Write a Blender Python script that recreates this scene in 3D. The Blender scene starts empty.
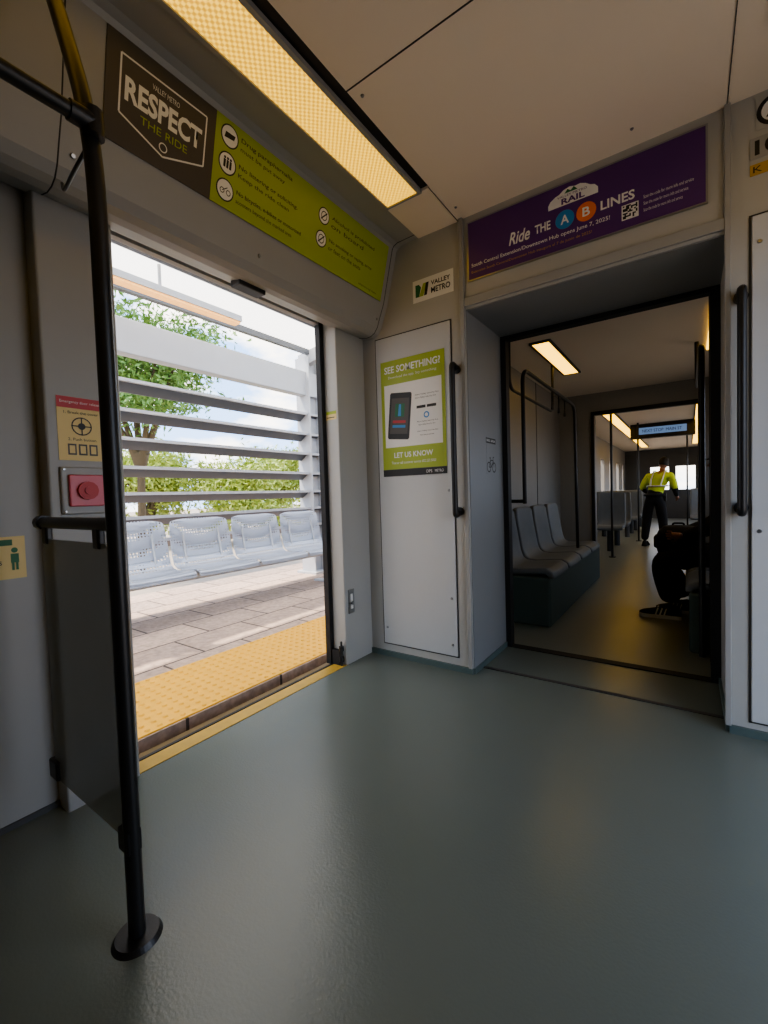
import bpy, bmesh, math, random
import numpy as np
from mathutils import Vector, Matrix
random.seed(7); np.random.seed(7)
scn = bpy.context.scene
COL = scn.collection

# ------------------------------------------------------------------ utils
def lin(c):
    c = c/255.0
    return c/12.92 if c <= 0.04045 else ((c+0.055)/1.055)**2.4
def rgb(r, g, b): return (lin(r), lin(g), lin(b), 1.0)

def mat(name, col, rough=0.5, metal=0.0, var=0.0, vscale=6.0, bump=0.0, bscale=40.0,
        alpha=1.0, emit=None, estr=0.0, rvar=0.0, spec=0.5):
    m = bpy.data.materials.new(name); m.use_nodes = True
    nt = m.node_tree; b = nt.nodes['Principled BSDF']
    b.inputs['Base Color'].default_value = col
    b.inputs['Roughness'].default_value = rough
    b.inputs['Metallic'].default_value = metal
    b.inputs['Specular IOR Level'].default_value = spec
    b.inputs['Alpha'].default_value = alpha
    if emit:
        b.inputs['Emission Color'].default_value = emit
        b.inputs['Emission Strength'].default_value = estr
    tc = nt.nodes.new('ShaderNodeTexCoord')
    if var > 0 or rvar > 0:
        n = nt.nodes.new('ShaderNodeTexNoise'); n.inputs['Scale'].default_value = vscale
        n.inputs['Detail'].default_value = 6
        nt.links.new(tc.outputs['Object'], n.inputs['Vector'])
        if var > 0:
            mx = nt.nodes.new('ShaderNodeMix'); mx.data_type = 'RGBA'
            mx.inputs[6].default_value = tuple(c*(1-var) for c in col[:3])+(1,)
            mx.inputs[7].default_value = tuple(min(1, c*(1+var)) for c in col[:3])+(1,)
            nt.links.new(n.outputs['Fac'], mx.inputs[0]); nt.links.new(mx.outputs[2], b.inputs['Base Color'])
        if rvar > 0:
            mr = nt.nodes.new('ShaderNodeMapRange')
            mr.inputs[1].default_value = .3; mr.inputs[2].default_value = .7
            mr.inputs[3].default_value = max(0, rough-rvar); mr.inputs[4].default_value = min(1, rough+rvar)
            nt.links.new(n.outputs['Fac'], mr.inputs[0]); nt.links.new(mr.outputs[0], b.inputs['Roughness'])
    if bump > 0:
        n2 = nt.nodes.new('ShaderNodeTexNoise'); n2.inputs['Scale'].default_value = bscale
        nt.links.new(tc.outputs['Object'], n2.inputs['Vector'])
        bp = nt.nodes.new('ShaderNodeBump'); bp.inputs['Strength'].default_value = bump
        bp.inputs['Distance'].default_value = 0.01
        nt.links.new(n2.outputs['Fac'], bp.inputs['Height']); nt.links.new(bp.outputs['Normal'], b.inputs['Normal'])
    return m

GROUP_INV = {}
def group(name, loc=(0, 0, 0)):
    e = bpy.data.objects.new(name, None); e.empty_display_size = 0.1
    e.location = loc; COL.objects.link(e)
    GROUP_INV[e] = Matrix.Translation(Vector(loc)).inverted()
    return e
def attach(o, parent, basis=None):
    if basis is not None: o.matrix_basis = basis
    if parent is not None:
        o.parent = parent; o.matrix_parent_inverse = GROUP_INV[parent]
def mesh_obj(name, me, m, parent=None, smooth=False, basis=None):
    o = bpy.data.objects.new(name, me); COL.objects.link(o)
    if m is not None:
        if isinstance(m, (list, tuple)):
            for x in m: me.materials.append(x)
        else: me.materials.append(m)
    if smooth:
        for p in me.polygons: p.use_smooth = True
    attach(o, parent, basis)
    return o
def bm_obj(name, bm, m, parent=None, smooth=False, basis=None):
    bmesh.ops.recalc_face_normals(bm, faces=bm.faces)
    me = bpy.data.meshes.new(name); bm.to_mesh(me); bm.free()
    return mesh_obj(name, me, m, parent, smooth, basis)

def box(name, x0, x1, y0, y1, z0, z1, m, parent=None, bev=0.0):
    bm = bmesh.new(); bmesh.ops.create_cube(bm, size=1)
    c = Vector(((x0+x1)/2, (y0+y1)/2, (z0+z1)/2))
    for v in bm.verts: v.co = Vector((v.co.x*(x1-x0), v.co.y*(y1-y0), v.co.z*(z1-z0)))
    if bev > 0: bmesh.ops.bevel(bm, geom=bm.edges[:], offset=bev, segments=3, affect='EDGES', profile=.5)
    return bm_obj(name, bm, m, parent, False, Matrix.Translation(c))

def boxes(name, lst, m, parent=None, bev=0.0):
    bm = bmesh.new()
    for (x0, x1, y0, y1, z0, z1) in lst:
        r = bmesh.ops.create_cube(bm, size=1)
        for v in r['verts']:
            v.co = Vector(((x0+x1)/2+v.co.x*(x1-x0), (y0+y1)/2+v.co.y*(y1-y0), (z0+z1)/2+v.co.z*(z1-z0)))
    if bev > 0: bmesh.ops.bevel(bm, geom=bm.edges[:], offset=bev, segments=2, affect='EDGES', profile=.5)
    return bm_obj(name, bm, m, parent)

def prism(name, pts, y0, y1, m, parent=None, smooth=False):
    bm = bmesh.new()
    a = [bm.verts.new((p[0], y0, p[1])) for p in pts]; b = [bm.verts.new((p[0], y1, p[1])) for p in pts]
    n = len(pts)
    for i in range(n): bm.faces.new((a[i], a[(i+1) % n], b[(i+1) % n], b[i]))
    bm.faces.new(a); bm.faces.new(b[::-1])
    return bm_obj(name, bm, m, parent, smooth)

def fillet(pts, rad, n=7):
    pts = [Vector(p) for p in pts]; out = [pts[0]]
    for i in range(1, len(pts)-1):
        p, a, b = pts[i], pts[i-1], pts[i+1]
        da, db = (a-p), (b-p); r = min(rad, da.length*.48, db.length*.48)
        s, e = p+da.normalized()*r, p+db.normalized()*r
        for k in range(n+1):
            t = k/n; out.append(s*(1-t)**2+p*2*t*(1-t)+e*t*t)
    out.append(pts[-1]); return out

def tube(name, pts, r, m, parent=None, rad=0.0, res=8):
    if rad > 0: pts = fillet(pts, rad)
    cu = bpy.data.curves.new(name, 'CURVE'); cu.dimensions = '3D'
    sp = cu.splines.new('POLY'); sp.points.add(len(pts)-1)
    for q, p in zip(sp.points, pts): q.co = (p[0], p[1], p[2], 1)
    cu.bevel_depth = r; cu.bevel_resolution = res//2; cu.use_fill_caps = True
    t = bpy.data.objects.new('tmp', cu); COL.objects.link(t)
    bpy.context.view_layer.update()
    me = bpy.data.meshes.new_from_object(t.evaluated_get(bpy.context.evaluated_depsgraph_get()))
    bpy.data.objects.remove(t); bpy.data.curves.remove(cu)
    me.name = name; me.materials.clear()
    o = mesh_obj(name, me, m, parent)
    for p in me.polygons: p.use_smooth = len(p.vertices) == 4
    return o

class Sign:
    """flat printed panel, local (x right, y up) origin = bottom-left"""
    def __init__(s, name, origin, right, up, w, h, m, th=0.004, parent=None):
        s.R = Vector(right).normalized(); s.U = Vector(up).normalized(); s.N = s.R.cross(s.U)
        s.O = Vector(origin)
        s.M = Matrix(((s.R.x, s.U.x, s.N.x, s.O.x), (s.R.y, s.U.y, s.N.y, s.O.y), (s.R.z, s.U.z, s.N.z, s.O.z), (0, 0, 0, 1)))
        s.root = parent or group(name, tuple(s.O)); s.w = w; s.h = h; s.k = 0
        bm = bmesh.new(); bmesh.ops.create_cube(bm, size=1)
        for v in bm.verts: v.co = Vector((w/2+v.co.x*w, h/2+v.co.y*h, th/2+v.co.z*th))
        bm_obj('backing', bm, m, s.root, False, s.M); s.z = th
    def poly(s, pts, m, lvl=1, nm='print'):
        bm = bmesh.new(); bm.faces.new([bm.verts.new((p[0], p[1], s.z+lvl*.0006)) for p in pts])
        me = bpy.data.meshes.new(nm); bm.to_mesh(me); bm.free(); s.k += 1
        return mesh_obj('%s_%d' % (nm, s.k), me, m, s.root, False, s.M)
    def rect(s, x0, y0, x1, y1, m, lvl=1): return s.poly([(x0, y0), (x1, y0), (x1, y1), (x0, y1)], m, lvl)
    def disc(s, x, y, r, m, lvl=1, ry=None):
        ry = ry or r
        return s.poly([(x+r*math.cos(a*math.tau/28), y+ry*math.sin(a*math.tau/28)) for a in range(28)], m, lvl)
    def frame(s, pts, t, m, lvl=1):
        n = len(pts)
        for i in range(n):
            a = Vector(pts[i]); b = Vector(pts[(i+1) % n]); d = (b-a).normalized(); q = Vector((-d.y, d.x))*t/2
            s.poly([a-q, b-q, b+q, a+q], m, lvl+.05*i)
    def text(s, st, x0, y0, x1, y1, m, lvl=2, bold=0.0, shear=0.0):
        cu = bpy.data.curves.new('t', 'FONT'); cu.body = st; cu.size = 1; cu.offset = bold; cu.shear = shear
        cu.resolution_u = 3
        t = bpy.data.objects.new('tmp', cu); COL.objects.link(t); bpy.context.view_layer.update()
        me = bpy.data.meshes.new_from_object(t.evaluated_get(bpy.context.evaluated_depsgraph_get()))
        bpy.data.objects.remove(t)
        xs = [v.co.x for v in me.vertices]; ys = [v.co.y for v in me.vertices]
        ax, bx, ay, by = min(xs), max(xs), min(ys), max(ys)
        for v in me.vertices:
            v.co = ((v.co.x-ax)/(bx-ax)*(x1-x0)+x0, (v.co.y-ay)/(by-ay)*(y1-y0)+y0, s.z+lvl*.0006)
        me.materials.clear(); s.k += 1
        return mesh_obj('lettering_%d' % s.k, me, m, s.root, False, s.M)

# ------------------------------------------------------------------ materials
M_wall = mat('wall_paint', rgb(172, 172, 168), .42, var=.05, vscale=3, bump=.03)
M_wall2 = mat('wall_panel_grey', rgb(154, 154, 151), .45, var=.05, vscale=3, bump=.03)
M_portal = mat('portal_shade_grey', rgb(128, 131, 133), .45, var=.05, vscale=3, bump=.03)  # wall grey with the portal's shade put into the colour
M_locker = mat('locker_paint', rgb(186, 189, 190), .38, var=.04, vscale=2, bump=.02)
M_ceil = mat('ceiling_panel', rgb(232, 219, 200), .5, var=.03, vscale=2)
M_seam = mat('seam_dark', rgb(55, 54, 52), .7)
M_black = mat('black_powdercoat', rgb(30, 30, 31), .38, var=.2, vscale=30, bump=.05, bscale=300)
M_rubber = mat('black_rubber', rgb(22, 22, 23), .6)
M_steel = mat('steel', rgb(150, 152, 152), .3, 1.0, var=.1)
M_floor = mat('floor_vinyl', rgb(103, 110, 104), .25, var=.09, vscale=1.3, bump=.07, bscale=120)
M_floor2 = mat('gangway_floor', rgb(120, 124, 114), .3, var=.06, vscale=3, bump=.05, bscale=120)
M_teal = mat('teal_skirting', rgb(82, 98, 96), .5, var=.1)
M_teal_d = mat('teal_plinth', rgb(64, 80, 76), .6, var=.1)
M_yellow = mat('yellow_edge', rgb(182, 148, 60), .5, var=.2, vscale=20)
M_sill = mat('sill_metal', rgb(120, 98, 60), .4, .6, var=.2, vscale=30)
M_white = mat('print_white', rgb(225, 225, 222), .5)
M_print_black = mat('print_black', rgb(25, 25, 25), .5)
M_green = mat('print_green', rgb(154, 172, 44), .45, var=.03)
M_charcoal = mat('print_charcoal', rgb(72, 67, 60), .45)
M_purple = mat('print_purple', rgb(80, 40, 108), .4)
M_orange = mat('print_orange', rgb(232, 120, 40), .4)
M_blue = mat('print_blue', rgb(50, 130, 190), .4)
M_red = mat('print_red', rgb(178, 44, 48), .45)
M_cream = mat('print_cream', rgb(216, 194, 132), .5)
M_green_d = mat('print_dark_green', rgb(30, 100, 60), .5)
M_seat = mat('seat_vinyl', rgb(98, 104, 108), .6, var=.12, vscale=12)
M_dark = mat('dark_lining', rgb(70, 71, 72), .6, var=.1)
M_darkc = mat('articulation_lining', rgb(134, 132, 127), .55, var=.05)
M_glass = mat('scratched_acrylic', rgb(125, 131, 128), .3, alpha=.62, var=.12, vscale=5)

def diffuser_mat(name, st):
    m = bpy.data.materials.new(name); m.use_nodes = True; nt = m.node_tree
    b = nt.nodes['Principled BSDF']; b.inputs['Base Color'].default_value = rgb(235, 195, 100)
    tc = nt.nodes.new('ShaderNodeTexCoord'); ck = nt.nodes.new('ShaderNodeTexChecker'); ck.inputs['Scale'].default_value = 80
    ck.inputs['Color1'].default_value = (1, .60, .06, 1); ck.inputs['Color2'].default_value = (.52, .27, .02, 1)
    nt.links.new(tc.outputs['Object'], ck.inputs['Vector'])
    nt.links.new(ck.outputs['Color'], b.inputs['Emission Color']); b.inputs['Emission Strength'].default_value = st
    return m
M_diff = diffuser_mat('light_diffuser', 1.5); M_diff2 = diffuser_mat('bright_light_diffuser', 4.5)

# ------------------------------------------------------------------ camera
right = Vector((.8143, .5704, -.0311)).normalized()
up = Vector((.0039, .0488, .9988)); back = right.cross(up).normalized(); up = back.cross(right).normalized()
cam = bpy.data.cameras.new('camera'); co = bpy.data.objects.new('camera', cam); COL.objects.link(co)
co.matrix_world = Matrix(((right.x, up.x, back.x, 0), (right.y, up.y, back.y, 0), (right.z, up.z, back.z, 1.1), (0, 0, 0, 1)))
cam.sensor_fit = 'VERTICAL'; cam.sensor_height = 36; cam.lens = 36*434/1024; cam.clip_start = .02; cam.clip_end = 500
scn.camera = co

# ------------------------------------------------------------------ train shell (near car)
XL, XR = -1.97, 1.02
boxes('floor', [(-1.83, XR, -3.2, 2.55, -.12, 0), (-1.90, -1.83, -3.2, .57, -.12, 0)], M_floor)
box('floor_gangway', -1.07, .145, 2.55, 3.03, -.12, 0, M_floor)
box('trim_gangway_sill', -1.07, .145, 2.54, 2.565, 0, .004, M_seam)
box('trim_door_edge', -1.915, -1.83, .80, 2.15, -.12, .003, M_yellow)
box('trim_door_sill', -2.0, -1.916, .80, 2.15, -.14, -.012, M_sill)
box('trim_door_sill_rail', -1.945, -1.93, .80, 2.15, -.012, .0, M_seam)

# left wall : flat part, jambs, header
boxes('wall_left', [(-1.97, -1.90, -3.2, .57, -.15, 2.76), (-1.97, -1.87, .57, 2.42, 2.25, 2.76)], M_wall2)
box('trim_door_jamb', -1.97, -1.82, .57, .82, -.15, 2.25, M_wall2, bev=.008)
box('trim_door_pillar', -1.97, -1.83, 2.13, 2.42, -.15, 2.25, M_wall, bev=.008)
boxes('trim_door_seal', [(-1.975, -1.935, .82, .845, 0, 2.24), (-1.975, -1.935, 2.095, 2.13, 0, 2.24)], M_rubber)
box('trim_door_head', -1.975, -1.94, .845, 2.095, 2.21, 2.25, M_wall2)
box('trim_wall_left', -1.90, -1.892, -3.2, .57, 0, .02, M_dark)

cove = [(-1.37, 2.72), (-1.372, 2.698), (-1.50, 2.694), (-1.528, 2.682), (-1.54, 2.665), (-1.62, 2.345), (-1.655, 2.262), (-1.675, 2.21), (-1.70, 2.178), (-1.73, 2.163), (-1.77, 2.16), (-1.87, 2.185), (-1.87, 2.72)]
prism('trim_cove_panel', cove, -3.2, 2.42, M_wall2)
cs = [Vector((x, 0, z)) for x, z in cove[1:12]]
for i, yy in enumerate((.60, 2.375)):
    tube('trim_cove_seam_%d' % (i+1), [(p.x+.0, yy, p.z) for p in cs], .0022, M_seam)

# ceiling
boxes('ceiling', [(-1.10, XR, -3.2, 2.42, 2.70, 2.78), (-1.97, -1.10, -3.2, 2.42, 2.72, 2.78), (-1.372, -1.10, 2.065, 2.42, 2.695, 2.72)], M_ceil)
boxes('trim_ceiling_seam', [(-1.10, XR, 1.396, 1.400, 2.697, 2.70), (-1.102, -1.099, 2.06, 2.42, 2.692, 2.695), (.138, .141, -3.2, 2.42, 2.697, 2.70)], M_seam)
lg = group('added_fill_strip', (-1.25, -.5, 2.69))
box('diffuser', -1.355, -1.165, -3.1, 2.055, 2.692, 2.70, M_diff, lg)
boxes('frame', [(-1.372, -1.355, -3.1, 2.06, 2.685, 2.72), (-1.165, -1.145, -3.1, 2.06, 2.685, 2.72), (-1.372, -1.145, 2.055, 2.068, 2.685, 2.72)], M_wall2, lg)
box('slot', -1.145, -1.10, -3.1, 2.06, 2.705, 2.72, M_rubber, lg)
lg = group('added_fill_strip', (.35, -.5, 2.69))
box('diffuser', .245, .455, -3.1, 2.055, 2.690, 2.699, M_diff, lg)
boxes('frame', [(.235, .245, -3.1, 2.06, 2.685, 2.70), (.455, .465, -3.1, 2.06, 2.685, 2.70), (.235, .465, 2.055, 2.068, 2.685, 2.70)], M_ceil, lg)

# right wall with its own open doorway (mirror of the left one), rear wall
boxes('wall_right', [(.95, XR, -3.2, .75, 0, 2.7), (.95, XR, .75, 2.15, 2.2, 2.70), (.95, XR, 2.15, 2.42, 0, 2.7)], M_wall2)
boxes('wall_back', [(-1.97, XR, -3.3, -3.2, -.15, 2.78)], M_wall2)

# bulkhead
boxes('wall_bulkhead', [(-1.97, -1.07, 2.42, 3.02, -.15, 2.78), (.145, XR, 2.42, 3.02, -.15, 2.78), (-1.07, .145, 2.42, 3.02, 2.178, 2.78)], M_wall)
boxes('trim_portal_shade', [(-1.07, -1.066, 2.425, 3.0, .035, 2.178), (-1.066, .145, 2.425, 3.0, 2.172, 2.178)], M_portal)  # added thin sheets, darker than the wall so the portal looks shaded
boxes('baseboard_bulkhead', [(-1.83, -1.07, 2.405, 2.42, 0, .035), (-1.07, -1.058, 2.42, 3.0, 0, .035), (.145, XR, 2.405, 2.42, 0, .035), (.133, .145, 2.42, 3.0, 0, .035)], M_teal)
boxes('trim_portal', [(-1.095, -1.07, 2.40, 2.42, .035, 2.70), (-1.07, .15, 2.405, 2.42, 2.19, 2.24), (.13, .152, 2.40, 2.42, .035, 2.70)], M_wall2, bev=.003)
boxes('trim_gangway_frame', [(-1.07, -1.03, 2.985, 3.05, 0, 2.178), (.10, .145, 2.985, 3.05, 0, 2.178), (-1.03, .10, 2.985, 3.05, 2.145, 2.178), (-1.03, .10, 2.985, 3.05, 0, .006)], M_rubber)

def screws(name, pts, n, parent=None, r=.008):
    bm = bmesh.new()
    for p in pts:
        q = Vector(n).to_track_quat('Z', 'Y').to_matrix().to_4x4()
        bmesh.ops.create_cone(bm, cap_ends=True, segments=14, radius1=r, radius2=r*.7, depth=.005, matrix=Matrix.Translation(Vector(p))@q)
    return bm_obj(name, bm, M_steel, parent)

# locker door (left of gangway)
lk = group('equipment_locker_door', (-1.445, 2.42, 1.1))
def outline(name, x0, x1, z0, z1, y, t, m, parent):
    boxes(name, [(x0-t, x0, y, y+.004, z0-t, z1+t), (x1, x1+t, y, y+.004, z0-t, z1+t), (x0, x1, y, y+.004, z1, z1+t), (x0, x1, y, y+.004, z0-t, z0)], m, parent)
box('panel', -1.72, -1.17, 2.408, 2.42, .09, 2.14, M_locker, lk, bev=.004)
outline('gap', -1.722, -1.168, .088, 2.142, 2.416, .006, M_seam, lk)
screws('locks', [(-1.20, 2.405, .45), (-1.20, 2.405, 1.12), (-1.20, 2.405, .16), (-1.69, 2.405, .2)], (0, -1, 0), lk, .009)
lk = group('equipment_locker_door', (.5, 2.42, 1.1))
box('panel', .22, .90, 2.408, 2.42, .07, 2.21, M_locker, lk, bev=.004)
outline('gap', .218, .902, .068, 2.212, 2.416, .006, M_seam, lk)
screws('locks', [(.245, 2.405, .9), (.245, 2.405, 2.1)], (0, -1, 0), lk, .009)

# vertical grab handles
def handle(x, z0, z1):
    g = group('grab_handle', (x, 2.36, (z0+z1)/2))
    tube('bar', [(x, 2.42, z0+.03), (x, 2.355, z0), (x, 2.355, z1), (x, 2.42, z1-.03)], .017, M_black, g, rad=.05)
    for i, z in enumerate((z0+.03, z1-.03)):
        tube('boss_%d' % (i+1), [(x, 2.42, z), (x, 2.40, z)], .026, M_black, g)
handle(-1.135, .96, 1.87); handle(.185, .97, 1.92)

# see-something poster
P = Sign('safety_poster', (-1.68, 2.4075, 1.225), (1, 0, 0), (0, 0, 1), .475, .757, M_white, .003)
P.rect(0, .60, .475, .757, M_green); P.rect(0, .045, .475, .19, M_green); P.rect(0, 0, .475, .045, M_print_black)
P.rect(0, .19, .025, .60, M_green); P.rect(.45, .19, .475, .60, M_green)
P.text('SEE SOMETHING?', .03, .675, .445, .72, M_white, bold=.02)
P.text('Download the app. Say something.', .06, .635, .42, .655, M_white)
def rot(pts, cx, cy, a): return [(cx+(x*math.cos(a)-y*math.sin(a)), cy+(x*math.sin(a)+y*math.cos(a))) for x, y in pts]
P.poly(rot([(-.075, -.15), (.075, -.15), (.083, -.14), (.083, .14), (.075, .15), (-.075, .15), (-.083, .14), (-.083, -.14)], .14, .39, -.1), M_print_black, 2)
P.poly(rot([(-.068, -.115), (.068, -.115), (.068, .115), (-.068, .115)], .14, .39, -.1), M_charcoal, 3)
P.poly(rot([(-.036, -.005), (.036, -.005), (.036, .08), (-.036, .08)], .14, .39, -.1), M_green_d, 4)
P.poly(rot([(-.012, .0), (.012, .0), (.008, .075), (-.008, .075)], .14, .39, -.1), M_blue, 5)
P.poly(rot([(-.05, -.045), (.05, -.045), (.05, -.028), (-.05, -.028)], .14, .39, -.1), M_red, 4)
P.poly(rot([(-.05, -.075), (.05, -.075), (.05, -.058), (-.05, -.058)], .14, .39, -.1), M_blue, 4)
for i, (a, b, y) in enumerate([(.26, .43, .50), (.26, .41, .48), (.27, .42, .33), (.28, .40, .31), (.27, .42, .27), (.29, .39, .245)]):
    P.text('Alert Valley security line', a, y, b, y+.011, M_print_black)
P.rect(.27, .42, .335, .437, M_print_black, 2); P.rect(.345, .42, .41, .437, M_print_black, 2)
P.disc(.34, .375, .02, M_blue, 2); P.disc(.34, .375, .012, M_white, 3)
P.text('LET US KNOW', .09, .12, .38, .155, M_white, bold=.02); P.text('Text or call customer service 602.253.5000', .07, .08, .40, .097, M_white)
P.text('DPS', .33, .012, .37, .03, M_white); P.text('METRO', .39, .012, .45, .03, M_white)

# operator sticker
S = Sign('operator_logo_sticker', (-1.42, 2.4175, 2.305), (1, 0, 0), (0, 0, 1), .28, .135, M_white, .002)
S.poly([(.02, .03), (.045, .03), (.06, .085), (.045, .105), (.02, .105)], M_green_d, 1.5); S.poly([(.045, .03), (.075, .03), (.1, .105), (.075, .105)], M_green)
S.poly([(.08, .03), (.10, .03), (.115, .105), (.095, .105)], M_print_black, 2)
S.text('VALLEY', .13, .078, .26, .105, M_print_black, bold=.02); S.text('METRO', .13, .03, .26, .065, M_print_black, bold=.02)

# purple banner
bg = group('route_banner', (-.48, 2.41, 2.49))
B = Sign('route_banner', (-1.045, 2.416, 2.325), (1, 0, 0), (0, 0, 1), 1.12, .335, M_steel, .006, parent=bg)
B.rect(.008, .008, 1.112, .327, M_purple)
hull = [(.455, .222), (.69, .222), (.69, .25), (.675, .268), (.655, .275), (.635, .29), (.61, .30), (.585, .298), (.56, .305), (.53, .298), (.51, .283), (.49, .278), (.465, .262), (.455, .245)]
B.poly(hull, M_white, 2)
B.poly([(.535, .278), (.55, .296), (.565, .284), (.58, .298), (.597, .278)], M_green_d, 3)
B.text('VALLEY METRO', .50, .262, .64, .273, M_purple, 3)
B.text('RAIL', .52, .228, .63, .257, M_purple, 3, bold=.03)
B.text('Ride', .245, .118, .36, .185, M_white, 2, bold=.02, shear=.3)
B.text('THE', .385, .13, .465, .175, M_white, 2, bold=.025)
B.disc(.535, .152, .046, M_blue, 2); B.text('A', .515, .13, .555, .175, M_white, 3, bold=.02)
B.disc(.635, .152, .046, M_orange, 2); B.text('B', .618, .13, .653, .175, M_white, 3, bold=.02)
B.text('LINES', .70, .13, .845, .175, M_white, 2, bold=.025)
B.text('South Central Extension/Downtown Hub opens June 7, 2025!', .025, .068, .74, .094, M_white, 2, bold=.01)
B.text('Extension South Central/Downtown Hub inaugura el 7 de junio de 2025!', .025, .035, .66, .053, M_yellow, 2)
B.rect(.79, .045, .86, .115, M_white, 2)
for i in range(9):
    for j in range(9):
        if random.random() < .5: B.rect(.795+i*.0067, .05+j*.0067, .8017+i*.0067, .0567+j*.0067, M_print_black, 3)
for i in range(3): B.text('Scan the code for more info and service', .88, .115-i*.03, 1.07-i*.02, .13-i*.03, M_white, 2)

# number / stickers right of the portal
S = Sign('car_number_plate', (.215, 2.4175, 2.44), (1, 0, 0), (0, 0, 1), .2, .085, M_wall2, .002); S.text('106', .015, .012, .14, .073, M_print_black, bold=.03)
S = Sign('operator_round_sticker', (.235, 2.4175, 2.55), (1, 0, 0), (0, 0, 1), .12, .13, M_wall, .001); S.disc(.06, .065, .06, M_print_black, 1); S.disc(.06, .065, .045, M_white, 2)
S.poly([(.03, .04), (.06, .1), (.09, .04)], M_print_black, 3)
S = Sign('yellow_warning_sticker', (.215, 2.4185, 2.375), (1, 0, 0), (0, 0, 1), .14, .045, M_yellow, .0015); S.text('K 12', .01, .01, .1, .035, M_print_black)

# bicycle pictogram on portal side
S = Sign('bicycle_space_sign', (-1.0662, 2.69, 1.22), (0, 1, 0), (0, 0, 1), .18, .24, M_portal, .001)
S.rect(-.01, .20, .16, .235, M_print_black); S.text('BIKE AREA', 0, .21, .15, .226, M_white)
def ring(S, x, y, r, t, m, lvl):
    n = 20
    for k in range(n):
        a, b = k*math.tau/n, (k+1)*math.tau/n
        S.poly([(x+(r-t)*math.cos(a), y+(r-t)*math.sin(a)), (x+r*math.cos(a), y+r*math.sin(a)), (x+r*math.cos(b), y+r*math.sin(b)), (x+(r-t)*math.cos(b), y+(r-t)*math.sin(b))], m, lvl)
ring(S, .035, .045, .035, .008, M_print_black, 1); ring(S, .125, .045, .035, .008, M_print_black, 1)
def stroke(S, a, b, t, m, lvl=1):
    a, b = Vector(a), Vector(b); d = (b-a).normalized(); q = Vector((-d.y, d.x))*t/2; S.poly([a-q, b-q, b+q, a+q], m, lvl)
for k, (a, b) in enumerate([((.035, .045), (.06, .09)), ((.06, .09), (.11, .09)), ((.11, .09), (.125, .045)), ((.06, .09), (.075, .045)), ((.075, .045), (.11, .09)), ((.035, .045), (.075, .045)), ((.06, .09), (.055, .105)), ((.045, .105), (.07, .105)), ((.11, .09), (.105, .11)), ((.105, .11), (.125, .112))]):
    stroke(S, a, b, .007, M_print_black, 1.2+.08*k)

# conduct advert on the cove
upv = Vector((.08, 0, .32)).normalized()
A = Sign('conduct_advert', (-1.6185, .715, 2.346), (0, 1, 0), upv, 1.615, .325, M_charcoal, .004)
A.rect(.40, 0, 1.615, .325, M_green)
A.frame([(.045, .10), (.045, .275), (.36, .275), (.36, .10), (.20, .045)], .006, M_white, 2)
A.text('RESPECT', .06, .145, .345, .22, M_white, 3, bold=.035); A.text('THE RIDE', .115, .105, .29, .13, M_green, 3)
A.text('VALLEY METRO', .15, .235, .25, .252, M_white, 3); ring(A, .20, .075, .016, .004, M_white, 3)
lines = [('Drug paraphernalia', 'must be put away'), ('No littering or soliciting.', 'Keep the ride clean'), ('No bicycles, e-bikes or motorized', 'scooters beyond the marked area')]
for i, (t1, t2) in enumerate(lines):
    y = .268-i*.10
    A.disc(.465, y, .042, M_print_black, 2); A.disc(.465, y, .037, M_white, 3)
    if i == 0: A.poly([(.44, y-.012), (.485, y-.006), (.49, y+.012), (.445, y+.01)], M_print_black, 4)
    if i == 1:
        for dx in (-.014, 0, .014): A.rect(.465+dx-.005, y-.018, .465+dx+.005, y+.012, M_print_black, 4); A.disc(.465+dx, y+.018, .005, M_print_black, 4)
    if i == 2: ring(A, .451, y-.006, .011, .003, M_print_black, 4); ring(A, .481, y-.006, .011, .003, M_print_black, 4); stroke(A, (.451, y-.006), (.475, y+.012), .003, M_print_black, 4)
    L = (.29, .34, .38)[i]
    A.text(t1, .52, y+.005, .52+L, y+.027, M_charcoal, 2, bold=.012); A.text(t2, .52, y-.028, .52+L*.85, y-.007, M_charcoal, 2, bold=.005)
for i, (t1, t2) in enumerate([('Alcohol is prohibited', 'on board'), ('No smoking or vaping, arms', 'or feet on the seats')]):
    y = .235-i*.11
    A.disc(1.04, y, .040, M_print_black, 2); A.disc(1.04, y, .035, M_white, 3); stroke(A, (1.02, y-.02), (1.06, y+.02), .006, M_print_black, 4); ring(A, 1.04, y, .022, .004, M_print_black, 4)
    A.text(t1, 1.10, y+.005, 1.48, y+.027, M_charcoal, 2, bold=.012); A.text(t2, 1.10, y-.028, 1.38, y-.007, M_charcoal, 2, bold=.005)
A.text('valleymetro.org/respect', 1.38, .02, 1.56, .035, M_charcoal, 2)

# small fittings
box('door_sensor', -1.83, -1.76, 1.36, 1.52, 2.14, 2.175, M_black, bev=.006)
screws('cove_screws', [(-1.655, .64, 2.25), (-1.655, 2.35, 2.25), (-1.655, 1.4, 2.25)], (.9, 0, -.35), None, .009)
screws('ceiling_screws', [(-1.06, 1.45, 2.697), (-.2, 2.3, 2.697), (-1.06, 2.3, 2.697)], (0, 0, -1), None, .008)
S = Sign('door_caution_sticker', (-1.93, 2.1295, 1.60), (1, 0, 0), (0, 0, 1), .085, .055, M_cream, .001); S.rect(0, .035, .085, .055, M_green); S.rect(.005, .012, .07, .017, M_print_black)
g = group('door_latch_plate', (-1.83, 2.2, .42))
box('plate', -1.831, -1.824, 2.165, 2.225, .33, .49, M_steel, g, bev=.003); box('slot', -1.825, -1.821, 2.183, 2.207, .36, .46, M_white, g, bev=.001)
tube('knob', [(-1.824, 2.195, .40), (-1.81, 2.195, .40)], .012, M_steel, g)
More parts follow.
